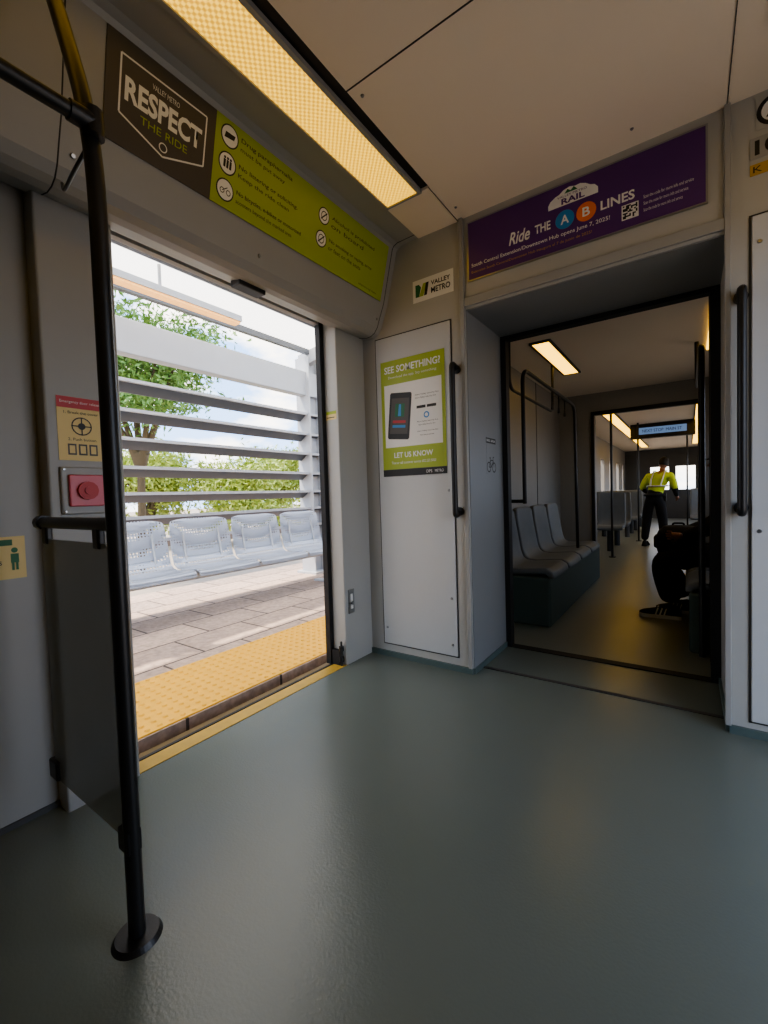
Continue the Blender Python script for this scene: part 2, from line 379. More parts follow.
g = group('door_floor_hinge', (-1.9, 2.1, .1))
boxes('bracket', [(-1.93, -1.86, 2.10, 2.128, 0, .10)], M_rubber, g, bev=.004)
tube('pin_1', [(-1.85, 2.105, .10), (-1.85, 2.105, .13)], .016, M_black, g); tube('pin_2', [(-1.85, 2.105, .03), (-1.85, 2.105, .06)], .016, M_black, g); tube('pin', [(-1.85, 2.105, .0), (-1.85, 2.105, .16)], .007, M_black, g)

# emergency instruction sticker, red button
S = Sign('emergency_instruction_sticker', (-1.8195, .605, 1.262), (0, 1, 0), (0, 0, 1), .15, .228, M_cream, .0015)
S.rect(0, .188, .15, .228, M_red); S.text('Emergency door release', .01, .203, .14, .215, M_white)
S.text('1. Break the cover', .02, .168, .13, .178, M_print_black); ring(S, .075, .125, .033, .004, M_print_black, 2); S.disc(.075, .125, .012, M_print_black, 2)
S.rect(.073, .095, .077, .155, M_print_black, 3); S.rect(.045, .123, .105, .127, M_print_black, 3.5); S.text('2. Push button', .03, .072, .12, .082, M_print_black)
for k in range(3): S.rect(.028+k*.034, .02, .055+k*.034, .06, M_charcoal, 2); S.rect(.033+k*.034, .026, .050+k*.034, .054, M_cream, 3)
g = group('emergency_release_box', (-1.8, .678, 1.15))
box('plate', -1.826, -1.806, .602, .755, 1.067, 1.238, M_wall2, g, bev=.006); box('housing', -1.806, -1.794, .622, .735, 1.095, 1.21, mat('pink_cover', rgb(196, 92, 104), .35), g, bev=.005)
tube('button', [(-1.794, .678, 1.152), (-1.780, .678, 1.152)], .033, M_red, g); tube('button_core', [(-1.780, .678, 1.152), (-1.774, .678, 1.152)], .014, M_red, g)
screws('screws', [(-1.804, .612, 1.078), (-1.804, .745, 1.078), (-1.804, .612, 1.228), (-1.804, .745, 1.228)], (1, 0, 0), g, .005)
S = Sign('priority_seat_sticker', (-1.8995, .33, .855), (0, 1, 0), (0, 0, 1), .185, .145, M_cream, .0015)
S.rect(.0, .115, .15, .135, M_green_d, 2); S.disc(.155, .098, .009, M_green_d, 2); S.rect(.144, .055, .166, .086, M_green_d, 2); S.rect(.146, .03, .153, .055, M_green_d, 2); S.rect(.157, .03, .164, .055, M_green_d, 2); S.text('for seniors', .01, .05, .12, .07, M_print_black)

# pole, arms and windscreen panel
g = group('stanchion_pole', (-1.15, .49, 0))
tube('pole', [(-1.15, .49, .01), (-1.15, .49, 1.98), (-1.30, .49, 2.34), (-1.46, .49, 2.69)], .0195, M_black, g, rad=.28)
bm = bmesh.new(); bmesh.ops.create_cone(bm, cap_ends=True, segments=40, radius1=.058, radius2=.05, depth=.012, matrix=Matrix.Translation((-1.15, .49, .006)))
bm_obj('base_flange', bm, M_black, g)
tube('overhead_rail', [(-1.15, .47, 2.0), (-1.15, -1.6, 2.0)], .0175, M_black, g)
tube('rail_clamp', [(-1.15, .495, 2.0), (-1.15, .44, 2.0)], .023, M_black, g); tube('pole_clamp', [(-1.15, .49, 1.97), (-1.15, .49, 2.03)], .023, M_black, g)
tube('stay', [(-1.16, .49, 1.97), (-1.30, .50, 1.96), (-1.50, .55, 2.02), (-1.70, .62, 2.17)], .005, M_black, g, rad=.12)
tube('arm', [(-1.15, .49, 1.05), (-1.64, .49, 1.05)], .017, M_black, g)
for i, x in enumerate((-1.245, -1.60)): box('clip_%d' % (i+1), x-.018, x+.018, .480, .500, .985, 1.045, M_black, g, bev=.006)
tube('arm_cap', [(-1.62, .49, 1.05), (-1.65, .49, 1.05)], .022, M_black, g)
box('lower_clip', -1.19, -1.135, .472, .508, .225, .285, M_black, g, bev=.006)
box('wall_clip', -1.66, -1.60, .476, .504, .245, .305, M_black, g, bev=.006)
bm = bmesh.new()
pp = [(-1.17, .30), (-1.21, .245), (-1.60, .245), (-1.635, .28), (-1.635, .96), (-1.60, 1.0), (-1.20, 1.0), (-1.17, .97)]
a = [bm.verts.new((x, .486, z)) for x, z in pp]; b = [bm.verts.new((x, .494, z)) for x, z in pp]
bm.faces.new(a); bm.faces.new(b[::-1])
for i in range(8): bm.faces.new((a[i], a[(i+1) % 8], b[(i+1) % 8], b[i]))
bm_obj('windscreen_panel', bm, M_glass, g)

# ------------------------------------------------------------------ articulated middle section
box('floor_articulation', -1.6, .7, 3.03, 6.8, -.12, 0, M_floor2)
box('wall_articulation_left', -1.66, -1.56, 3.02, 6.8, -.12, 2.55, M_darkc)
boxes('wall_articulation_right', [(.66, .76, 3.02, 6.8, -.12, 1.1), (.66, .76, 3.02, 6.8, 1.9, 2.55), (.66, .76, 3.02, 4.0, 1.1, 1.9), (.66, .76, 4.9, 5.2, 1.1, 1.9), (.66, .76, 6.1, 6.8, 1.1, 1.9)], M_darkc)  # window openings are added out of view to light the left wall
boxes('wall_articulation_near', [(-1.66, -1.07, 3.02, 3.06, 0, 2.55), (.145, .7, 3.02, 3.06, 0, 2.55), (-1.07, .145, 3.02, 3.06, 2.178, 2.55)], M_darkc)
box('ceiling_articulation', -1.66, .76, 3.02, 6.8, 2.45, 2.55, M_ceil)
boxes('wall_far_portal', [(-1.97, -1.13, 6.8, 7.2, -.12, 2.7), (.15, XR, 6.8, 7.2, -.12, 2.7), (-1.13, .15, 6.8, 7.2, 2.19, 2.7)], M_darkc)
boxes('trim_far_portal', [(-1.13, -1.09, 6.78, 6.84, 0, 2.19), (.10, .15, 6.78, 6.84, 0, 2.19), (-1.09, .10, 6.78, 6.84, 2.14, 2.19)], M_rubber)
g = group('added_fill_strip', (-1.1, 4.8, 2.44)); box('diffuser', -1.17, -1.02, 4.1, 5.4, 2.435, 2.45, M_diff2, g)
boxes('frame', [(-1.19, -1.17, 4.08, 5.42, 2.43, 2.45), (-1.02, -1.0, 4.08, 5.42, 2.43, 2.45), (-1.17, -1.02, 4.08, 4.1, 2.43, 2.45), (-1.17, -1.02, 5.4, 5.42, 2.43, 2.45)], M_dark, g)
g = group('added_fill_strip', (.2, 4.8, 2.44)); box('diffuser', .15, .32, 4.1, 5.4, 2.435, 2.45, M_diff2, g)  # second strip, added out of view to brighten the middle section
for i, yy in enumerate((4.3, 5.6)): box('trim_articulation_joint_%d' % (i+1), -1.562, -1.556, yy, yy+.012, 0, 2.45, M_seam)

def seat_shell(name, ox, oy, z, ang, w, m, parent, back=.5, depth=.42, th=.03):
    """seat facing +x before rotation 'ang'; (ox,oy) = front edge centre"""
    prof = [(-.0, -.05), (.012, -.012), (.05, .008), (.15, .0), (.28, -.012), (.36, -.005), (.41, .03), (.435, .10), (.455, .22), (.475, .34), (.49, back-.04), (.50, back)]
    sc = depth/.43; bm = bmesh.new(); rows = []; nc = 9
    for k, (d, h) in enumerate(prof):
        r = []
        fr = k/(len(prof)-1)
        ww = w*(1-.10*max(0, (fr-.75)/.25)**1.5)
        for c in range(nc):
            s = c/(nc-1)*2-1
            dish = .012*(1-s*s)*(-1)
            r.append(bm.verts.new((-(d*sc)-(.025*(1-s*s) if h > .05 else 0), s*ww/2, h+(dish if h < .05 else 0)-(.02*abs(s)**5 if k == len(prof)-1 else 0))))
        rows.append(r)
    for i in range(len(rows)-1):
        for j in range(nc-1): bm.faces.new((rows[i][j], rows[i][j+1], rows[i+1][j+1], rows[i+1][j]))
    M = Matrix.Translation((ox, oy, z))@Matrix.Rotation(ang, 4, 'Z')
    o = bm_obj(name, bm, m, parent, True, M)
    md = o.modifiers.new('thick', 'SOLIDIFY'); md.thickness = th; md.offset = 0
    md = o.modifiers.new('round', 'BEVEL'); md.width = th*.3; md.segments = 2; md.limit_method = 'ANGLE'
    return o

g = group('side_bench_seat', (-1.2, 4.7, 0))
box('plinth', -1.555, -.90, 3.55, 5.9, 0, .40, M_teal_d, g, bev=.02)
for i in range(4): seat_shell('seat_%d' % (i+1), -.90, 3.85+i*.56, .44, 0, .52, M_seat, g, th=.05)
g = group('side_bench_seat', (.3, 4.7, 0))
box('plinth', 0.0, .655, 3.45, 5.9, 0, .40, M_teal_d, g, bev=.02)
for i in range(4): seat_shell('seat_%d' % (i+1), 0.0, 3.75+i*.56, .44, math.pi, .52, M_seat, g, th=.05)

g = group('grab_rail', (-1.05, 4.3, 2))
tube('rail', [(-1.08, 3.52, 1.0), (-1.08, 3.52, 2.08), (-1.0, 5.05, 2.0), (-1.0, 5.12, .45)], .016, M_black, g, rad=.12)
tube('inner_rail', [(-1.2, 3.56, 2.45), (-1.2, 3.56, 1.95), (-1.2, 4.95, 1.95), (-1.2, 4.95, 2.45)], .014, M_black, g, rad=.1)
tube('tie', [(-1.08, 3.52, 1.02), (-1.56, 3.52, 1.02)], .014, M_black, g)
for i in range(3):
    y = 4.3+i*.25; tube('strap_%d' % (i+1), [(-1.045, y, 2.05), (-1.045, y, 1.93), (-1.045, y+.03, 1.86), (-1.045, y-.03, 1.86), (-1.045, y, 1.93)], .007, M_black, g)
g = group('grab_rail', (.1, 4.3, 2))
tube('rail', [(.07, 3.42, .0), (.07, 3.42, 2.0), (.07, 5.0, 2.0), (.07, 5.1, 2.45)], .018, M_black, g, rad=.15)
# bellows curtain at right of gangway
bm = bmesh.new()
for s in range(5):
    y = 3.10+s*.06
    r = bmesh.ops.create_cube(bm, size=1)
    for v in r['verts']: v.co = Vector((.165+v.co.x*.12, y+v.co.y*.035, 1.2+v.co.z*2.38))
bmesh.ops.bevel(bm, geom=bm.edges[:], offset=.012, segments=2, affect='EDGES')
bm_obj('bellows_curtain', bm, M_rubber, None)

# ------------------------------------------------------------------ far car
box('floor_far', -1.9, .98, 7.2, 18, -.12, 0, M_floor2)
box('floor_far_gangway', -1.13, .15, 6.8, 7.2, -.12, 0, M_floor2)
box('ceiling_far', -1.97, XR, 7.2, 18, 2.42, 2.5, M_ceil)
def winwall(name, x0, x1, pil):
    L = [(x0, x1, 7.2, 18, -.12, .9), (x0, x1, 7.2, 18, 1.9, 2.42)]
    for y in (7.2, 8.7, 10.2, 11.7, 13.2, 14.7, 16.2): L.append((x0, x1, y, y+pil, .9, 1.9))
    L.append((x0, x1, 17.4, 18, .9, 1.9))
    boxes(name, L, M_darkc)
winwall('wall_far_left', -1.97, -1.88, .95); winwall('wall_far_right', .93, 1.02, .4)
boxes('wall_far_end', [(-1.97, XR, 18, 18.1, -.12, 1.0), (-1.97, XR, 18, 18.1, 1.8, 2.5), (-1.97, -1.1, 18, 18.1, 1, 1.8), (.2, XR, 18, 18.1, 1, 1.8), (-.55, -.35, 18, 18.1, 1, 1.8)], M_dark)
g = group('added_fill_strip', (-1.15, 12, 2.4)); box('diffuser', -1.24, -1.06, 8, 16.5, 2.405, 2.42, M_diff2, g); boxes('frame', [(-1.26, -1.24, 8, 16.5, 2.40, 2.42), (-1.06, -1.04, 8, 16.5, 2.40, 2.42)], M_dark, g)
g = group('added_fill_strip', (.2, 12, 2.4)); box('diffuser', .11, .29, 8, 16.5, 2.405, 2.42, M_diff2, g); boxes('frame', [(.09, .11, 8, 16.5, 2.40, 2.42), (.29, .31, 8, 16.5, 2.40, 2.42)], M_dark, g)
g = group('destination_display', (-.45, 10.6, 2.25))
box('housing', -1.0, .12, 10.55, 10.7, 2.12, 2.42, M_black, g, bev=.01)
S = Sign('screen', (-.86, 10.549, 2.20), (1, 0, 0), (0, 0, 1), .84, .14, mat('display_glass', rgb(70, 90, 120), .3, emit=(.25, .4, .7, 1), estr=.4), .002, parent=g)
S.text('NEXT STOP  MAIN ST', .08, .04, .76, .10, M_print_black, 2)
def transit_seat(x, y, ang):
    g = group('transit_seat', (x, y, 0))
    seat_shell('shell', x, y, .44, ang, .44, M_seat, g, back=.6, th=.05)
    d = Vector((math.cos(ang), math.sin(ang), 0))
    c = Vector((x, y, 0))-d*.22
    tube('pedestal', [(c.x, c.y, 0), (c.x, c.y, .43)], .05, M_dark, g)
for y in (8.3, 9.2, 10.9, 11.8, 12.7, 14):
    for x in (-1.60, -1.13): transit_seat(x, y, -math.pi/2)
for y in (11.3, 12.2, 13.1, 14):
    for x in (.25, .70): transit_seat(x, y, -math.pi/2)
for i, (x, y) in enumerate([(-1.0, 7.75), (-.84, 10.3), (-.02, 12.5)]):
    g = group('stanchion_pole', (x, y, 0)); tube('pole', [(x, y, 0), (x, y, 2.42)], .018, M_black, g)
    tube('base_flange', [(x, y, 0), (x, y, .012)], .05, M_black, g)

# ------------------------------------------------------------------ people
def skin_mesh(joints, edges, roots, sub=2):
    bm = bmesh.new(); lay = bm.verts.layers.skin.verify(); V = {}
    for k, (p, r) in joints.items():
        v = bm.verts.new(p); V[k] = v
        v[lay].radius = (r, r) if not isinstance(r, tuple) else r
        v[lay].use_root = k in roots
    for a, b in edges: bm.edges.new((V[a], V[b]))
    me = bpy.data.meshes.new('sk'); bm.to_mesh(me); bm.free()
    o = bpy.data.objects.new('sk', me); COL.objects.link(o)
    m = o.modifiers.new('s', 'SKIN'); m.use_smooth_shade = True; m.branch_smoothing = .6
    m2 = o.modifiers.new('d', 'SUBSURF'); m2.levels = sub; m2.render_levels = sub
    bpy.context.view_layer.update()
    out = bpy.data.meshes.new_from_object(o.evaluated_get(bpy.context.evaluated_depsgraph_get()))
    bpy.data.objects.remove(o); return out

def seg_dist(p, a, b):
    ab = b-a; t = max(0, min(1, (p-a).dot(ab)/max(1e-9, ab.length_squared))); return (p-(a+ab*t)).length
M_skin = mat('skin', rgb(150, 105, 80), .55, var=.06, vscale=30)
M_cloth_k = mat('black_cloth', rgb(20, 20, 23), .85, var=.3, vscale=25, bump=.4, bscale=30)
M_vest = mat('hivis_fabric', rgb(195, 214, 48), .7, var=.08, vscale=20, bump=.3, bscale=30)
M_refl = mat('reflective_tape', rgb(205, 205, 205), .35, .3)
M_hair = mat('hair', rgb(18, 14, 12), .7)
M_sole = mat('white_sole', rgb(228, 228, 224), .6)
M_bag = mat('backpack_fabric', rgb(20, 21, 24), .8, var=.3, vscale=20, bump=.5, bscale=18)

def figure(name, org, F, J, E, labels, mats):
    F = Vector((F[0], F[1], 0)).normalized(); R = Vector((F.y, -F.x, 0))
    T = lambda p: Vector(org)+R*p[0]+F*p[1]+Vector((0, 0, p[2]))
    g = group(name, org)
    JJ = {k: (T(p), r) for k, (p, r) in J.items()}
    me = skin_mesh(JJ, E, {'pelvis'})
    o = mesh_obj('body', me, None, g); me.materials.clear()
    for m in mats: me.materials.append(m)
    segs = [(JJ[a][0], JJ[b][0], labels[(a, b)]) for a, b in E]
    for p in me.polygons:
        p.use_smooth = True; c = p.center; best = min(segs, key=lambda s: seg_dist(c, s[0], s[1])); p.material_index = best[2]
    return g, T, R, F

def hand(g, nm, wrist, d, n, side):
    """d finger direction, n palm normal, side +1/-1 thumb side"""
    d = Vector(d).normalized(); n = (Vector(n)-Vector(n).dot(d)*d).normalized(); s = d.cross(n)*side
    w = Vector(wrist); J = {}; E = []; roots = set()
    J['w'] = (w, .024); J['p1'] = (w+d*.045, .030); J['p2'] = (w+d*.085, .026); E += [('w', 'p1'), ('p1', 'p2')]; roots.add('p1')
    for i, (off, L) in enumerate([(.030, .066), (.010, .076), (-.010, .070), (-.030, .055)]):
        b = w+d*.075+s*off; k = 'f%d' % i
        J[k+'a'] = (b, .0095); J[k+'b'] = (b+d*L*.45+n*.006, .0088); J[k+'c'] = (b+d*L*.75+n*.022, .008); J[k+'d'] = (b+d*L*.88+n*.042, .007)
        E += [(k+'a', k+'b'), (k+'b', k+'c'), (k+'c', k+'d')]; roots.add(k+'a')
    b = w+d*.03+s*.022
    J['ta'] = (b, .012); J['tb'] = (b+d*.03+s*.022+n*.008, .0105); J['tc'] = (b+d*.056+s*.028+n*.022, .009); E += [('ta', 'tb'), ('tb', 'tc')]; roots.add('ta')
    me = skin_mesh(J, E, roots, 1); me.materials.clear(); mesh_obj(nm, me, M_skin, g, True)

def head_parts(g, c, F, R, U, skin, cap=None, hairlen=.0):
    """head ellipsoid centre c"""
    def pt(r, f, u): return c+R*r+F*f+U*u
    bm = bmesh.new(); bmesh.ops.create_uvsphere(bm, u_segments=28, v_segments=20, radius=1)
    for v in bm.verts:
        x, y, z = v.co
        jaw = 1-.22*max(0, -z)**1.3
        xx = x*.074*jaw; yy = y*.094*(1-.12*max(0, -z)); zz = z*.112
        if y > .6 and abs(z-.12) < .18: yy -= .006*(1-abs(x))
        if y > .7 and -.65 < z < -.45: yy += .004
        v.co = pt(xx, yy+.004, zz)
    bm_obj('head', bm, skin, g, True)
    bm = bmesh.new()
    v1 = bm.verts.new(pt(-.007, .09, .022)); v2 = bm.verts.new(pt(.007, .09, .022)); v3 = bm.verts.new(pt(.017, .088, -.03)); v4 = bm.verts.new(pt(-.017, .088, -.03)); v5 = bm.verts.new(pt(0, .118, -.024))
    for f in ((v1, v2, v5), (v2, v3, v5), (v3, v4, v5), (v4, v1, v5)): bm.faces.new(f)
    bm_obj('nose', bm, skin, g, True)
    for i, s in enumerate((-1, 1)):
        bm = bmesh.new(); bmesh.ops.create_uvsphere(bm, u_segments=12, v_segments=10, radius=1)
        for v in bm.verts: v.co = pt(s*.074+v.co.x*.010, -.005+v.co.y*.018, -.005+v.co.z*.030)
        bm_obj('ear_%d' % (i+1), bm, skin, g, True)
        bm = bmesh.new(); bmesh.ops.create_uvsphere(bm, u_segments=10, v_segments=8, radius=1)
        for v in bm.verts: v.co = pt(s*.03+v.co.x*.012, .083+v.co.y*.007, .012+v.co.z*.007)
        bm_obj('eye_%d' % (i+1), bm, M_print_black, g, True)
    tube('mouth', [pt(-.022, .088, -.056), pt(0, .093, -.055), pt(.022, .088, -.056)], .0035, M_red, g)
    bm = bmesh.new(); bmesh.ops.create_uvsphere(bm, u_segments=28, v_segments=18, radius=1)
    for v in list(bm.verts):
        x, y, z = v.co
        v.co = pt(x*.083, y*.100-.008, z*.122+.004)
        v.tag = (z < .25 and y > .15) or z < -.45-hairlen
    bmesh.ops.delete(bm, geom=[v for v in bm.verts if v.tag], context='VERTS')
    bm_obj('hair', bm, M_hair, g, True)
    if cap:
        bm = bmesh.new(); bmesh.ops.create_uvsphere(bm, u_segments=28, v_segments=16, radius=1)
        for v in list(bm.verts):
            v.tag = v.co.z < .22; v.co = pt(v.co.x*.09, v.co.y*.108-.004, v.co.z*.125+.01)
        bmesh.ops.delete(bm, geom=[v for v in bm.verts if v.tag], context='VERTS')
        bm_obj('cap', bm, cap, g, True)
        bm = bmesh.new(); top = []
        for k in range(13):
            a = math.pi*k/12; top.append((bm.verts.new(pt(math.cos(a)*.075, .085+math.sin(a)*.002, .045)), bm.verts.new(pt(math.cos(a)*.07, .085+math.sin(a)*.075, .032))))
        for k in range(12): bm.faces.new((top[k][0], top[k+1][0], top[k+1][1], top[k][1]))
        bm_obj('cap_peak', bm, cap, g, True)

def sneaker(g, nm, org, F, upper, sole, L=.29):
    F = Vector(F).normalized(); R = Vector((F.y, -F.x, 0)); O = Vector(org)
    S = [(0, .028, .055), (.08, .036, .085), (.22, .038, .10), (.38, .038, .09), (.55, .043, .065), (.75, .05, .048), (.9, .045, .036), (1.0, .022, .02)]
    bm = bmesh.new(); rows = []
    for s, w, h in S:
        rows.append([bm.verts.new(O+F*(s*L)+R*(w*math.cos(a*math.pi/10))+Vector((0, 0, .022+h*math.sin(a*math.pi/10)))) for a in range(11)])
    for i in range(len(rows)-1):
        for j in range(10): bm.faces.new((rows[i][j], rows[i][j+1], rows[i+1][j+1], rows[i+1][j]))
    bm.faces.new(rows[0]); bm.faces.new(rows[-1][::-1])
    bm_obj(nm+'_upper', bm, upper, g, True)
    bm = bmesh.new(); o = []
    for s, w, h in S: o.append((s, w+.005))
    loop = [O+F*(s*L)+R*w for s, w in o]+[O+F*(s*L)-R*w for s, w in reversed(o)]
    a = [bm.verts.new(p) for p in loop]; b = [bm.verts.new(p+Vector((0, 0, .03))) for p in loop]
    bm.faces.new(a); bm.faces.new(b[::-1]); n = len(loop)
    for i in range(n): bm.faces.new((a[i], a[(i+1) % n], b[(i+1) % n], b[i]))
    bm_obj(nm+'_sole', bm, sole, g)
    for i in range(3):
        for sd in (-1, 1):
            s0 = .40+i*.10
            tube('%s_stripe_%d_%d' % (nm, i, sd+1), [O+F*(s0*L)+R*sd*.048+Vector((0, 0, .03)), O+F*((s0-.03)*L)+R*sd*.041+Vector((0, 0, .06)), O+F*((s0-.06)*L)+R*sd*.030+Vector((0, 0, .085))], .006, sole, g)

# standing officer: seen from behind, leaning to the right over the seats
J = {'pelvis': ((0, 0, .90), .145), 'waist': ((.02, .03, 1.02), .155), 'chest': ((.05, .06, 1.18), .17), 'upper': ((.08, .09, 1.31), .13), 'neck': ((.10, .11, 1.40), .055), 'hb': ((.11, .13, 1.47), .055)}
E = [('pelvis', 'waist'), ('waist', 'chest'), ('chest', 'upper'), ('upper', 'neck'), ('neck', 'hb')]
lab = {E[0]: 0, E[1]: 1, E[2]: 1, E[3]: 2, E[4]: 2}
for s, sg in (('l', -1), ('r', 1)):
    J[s+'sh'] = ((.07+sg*.18, .08, 1.32), .08); J[s+'el'] = ((.04+sg*.27, .06 if s == 'r' else .12, 1.09), .062)
    J[s+'wr'] = ((.0-.14 if s == 'l' else .32, .28 if s == 'l' else .20, .98 if s == 'l' else .92), .040)
    J[s+'hip'] = ((sg*.09, 0, .84), .115); J[s+'kn'] = ((sg*.125, .04 if s == 'r' else -.02, .47), .085); J[s+'an'] = ((sg*.15, .0 if s == 'r' else -.08, .10), .065)
    for a, b, l in (('upper', s+'sh', 1), (s+'sh', s+'el', 1), (s+'el', s+'wr', 0), ('pelvis', s+'hip', 0), (s+'hip', s+'kn', 0), (s+'kn', s+'an', 0)):
        E.append((a, b)); lab[(a, b)] = l
org = (-.52, 9.55, 0)
g, T, R, F = figure('transit_officer', org, (.15, 1), J, E, lab, [M_cloth_k, M_vest, M_skin])
Uh = (Vector((0, 0, 1))+R*.15+F*.2).normalized(); Fh = (F-Uh*F.dot(Uh)).normalized(); Rh = Fh.cross(Uh)
head_parts(g, T((.12, .155, 1.53)), Fh, Rh, Uh, M_skin, M_cloth_k)
hand(g, 'hand_left', T((-.14, .28, .98)), F*.8+R*.5, Vector((0, 0, -1)), 1); hand(g, 'hand_right', T((.32, .20, .92)), F*.8+Vector((0, 0, -.4)), -R, 1)
sneaker(g, 'boot_left', T((-.15, -.14, 0)), F, M_cloth_k, M_cloth_k, .27); sneaker(g, 'boot_right', T((.15, -.06, 0)), F, M_cloth_k, M_cloth_k, .27)
for i, (z, cx, cy, rx, m, t) in enumerate(((1.12, .04, .04, .165, M_refl, .016), (.955, .005, .01, .158, M_cloth_k, .026))):
    tube('band_%d' % (i+1), [T((cx+rx*math.cos(a*math.tau/24), cy+rx*.98*math.sin(a*math.tau/24), z)) for a in range(25)], t, m, g)
for s in (-1, 1): tube('shoulder_band_%d' % (s+2), [T((.04+s*.08, -.11, 1.12)), T((.06+s*.09, -.09, 1.25)), T((.08+s*.09, .02, 1.40)), T((.09+s*.09, .13, 1.40))], .012, M_refl, g)
c = T((.16, 0, 0)); box('radio', c.x-.03, c.x+.03, c.y-.04, c.y+.04, .84, .98, M_black, g, bev=.008)

# seated passenger on the right-hand bench, backpack on the knees
J = {'pelvis': ((0, 0, .56), .14), 'belly': ((0, -.02, .70), .14), 'chest': ((0, -.01, .90), .15), 'upper': ((0, .0, 1.02), .12), 'neck': ((0, .03, 1.12), .055), 'hb': ((0, .05, 1.19), .055)}
E = [('pelvis', 'belly'), ('belly', 'chest'), ('chest', 'upper'), ('upper', 'neck'), ('neck', 'hb')]
lab = {e: 0 for e in E}; lab[E[4]] = 1
for s, sg in (('l', -1), ('r', 1)):
    J[s+'sh'] = ((sg*.17, .0, 1.02), .07); J[s+'el'] = ((sg*.24, .14, .78), .065); J[s+'wr'] = ((sg*.19, .36, .70), .042)
    J[s+'hip'] = ((sg*.10, .06, .54), .11); J[s+'kn'] = ((sg*.14, .52, .49), .10); J[s+'an'] = ((sg*.12, .43 if s == 'l' else .34, .13), .085)
    for a, b, l in (('upper', s+'sh', 0), (s+'sh', s+'el', 0), (s+'el', s+'wr', 0), ('pelvis', s+'hip', 0), (s+'hip', s+'kn', 0), (s+'kn', s+'an', 0)):
        E.append((a, b)); lab[(a, b)] = l
g, T, R, F = figure('seated_passenger', (.32, 4.42, 0), (-1, 0), J, E, lab, [M_cloth_k, M_skin])
head_parts(g, T((0, .08, 1.28)), F, R, Vector((0, 0, 1)), M_skin, M_cloth_k)
hand(g, 'hand_left', T((-.19, .36, .70)), F*.9+R*.3, R, 1); hand(g, 'hand_right', T((.19, .36, .70)), F*.9-R*.3, -R, -1)
sneaker(g, 'sneaker_left', T((-.12, .37, 0)), F, M_cloth_k, M_sole, .30); sneaker(g, 'sneaker_right', T((.12, .27, 0)), F, M_cloth_k, M_sole)
bg2 = group('backpack', (-.06, 4.42, .7))
bm = bmesh.new(); bmesh.ops.create_cube(bm, size=1); bmesh.ops.subdivide_edges(bm, edges=bm.edges[:], cuts=4, use_grid_fill=True)
for v in bm.verts:
    x, y, z = v.co*2; k = (1-.28*max(0, z)**2); l = math.sqrt(max(.01, 1-.22*(x*x+y*y+z*z)/1.5))
    v.co = Vector((-.07+x*.17*k*l*1.05, 4.42+y*.16*k*l*1.05, .655+z*.125*l*1.05))
bm_obj('bag_body', bm, M_bag, bg2, True)
tube('handle', [(-.11, 4.42, .75), (-.11, 4.42, .79), (-.03, 4.42, .79), (-.03, 4.42, .75)], .008, M_bag, bg2, rad=.02)
box('front_pocket', -.245, -.19, 4.34, 4.50, .58, .69, M_bag, bg2, bev=.02)

# ------------------------------------------------------------------ platform
def paving_mat():
    m = bpy.data.materials.new('paving'); m.use_nodes = True; nt = m.node_tree; b = nt.nodes['Principled BSDF']
    tc = nt.nodes.new('ShaderNodeTexCoord'); mp = nt.nodes.new('ShaderNodeMapping'); mp.inputs['Rotation'].default_value = (0, 0, math.pi/2)
    br = nt.nodes.new('ShaderNodeTexBrick'); br.inputs['Scale'].default_value = 1
    br.inputs['Brick Width'].default_value = .62; br.inputs['Row Height'].default_value = .42; br.inputs['Mortar Size'].default_value = .009
    br.inputs['Color1'].default_value = rgb(204, 176, 156); br.inputs['Color2'].default_value = rgb(172, 150, 135); br.inputs['Mortar'].default_value = rgb(88, 76, 67)
    n = nt.nodes.new('ShaderNodeTexNoise'); n.inputs['Scale'].default_value = 25; n.inputs['Detail'].default_value = 8; mx = nt.nodes.new('ShaderNodeMix'); mx.data_type = 'RGBA'; mx.blend_type = 'MULTIPLY'
    mr = nt.nodes.new('ShaderNodeMapRange'); mr.inputs[1].default_value = .3; mr.inputs[2].default_value = .7; mr.inputs[3].default_value = .75; mr.inputs[4].default_value = 1.15
    nt.links.new(tc.outputs['Object'], mp.inputs[0]); nt.links.new(mp.outputs[0], br.inputs['Vector']); nt.links.new(tc.outputs['Object'], n.inputs['Vector'])
    nt.links.new(n.outputs['Fac'], mr.inputs[0]); mx.inputs[0].default_value = 1
    nt.links.new(br.outputs['Color'], mx.inputs[6]); nt.links.new(mr.outputs[0], mx.inputs[7]); nt.links.new(mx.outputs[2], b.inputs['Base Color']); b.inputs['Roughness'].default_value = .8
    return m
box('platform_pavement', -5.4, -2.09, -8, 24, -.35, 0, paving_mat())
M_tact = mat('tactile_yellow', rgb(244, 184, 62), .65, var=.14, vscale=20)
bm = bmesh.new()
r = bmesh.ops.create_cube(bm, size=1)
for v in r['verts']: v.co = Vector((-2.43+v.co.x*.66, 3+v.co.y*14, .004+v.co.z*.008))
for i in range(11):
    for j in range(90):
        bmesh.ops.create_cone(bm, cap_ends=True, segments=8, radius1=.016, radius2=.009, depth=.008, matrix=Matrix.Translation((-2.13-i*.06, .1+j*.06, .012)))
bm_obj('tactile_paving_strip', bm, M_tact)

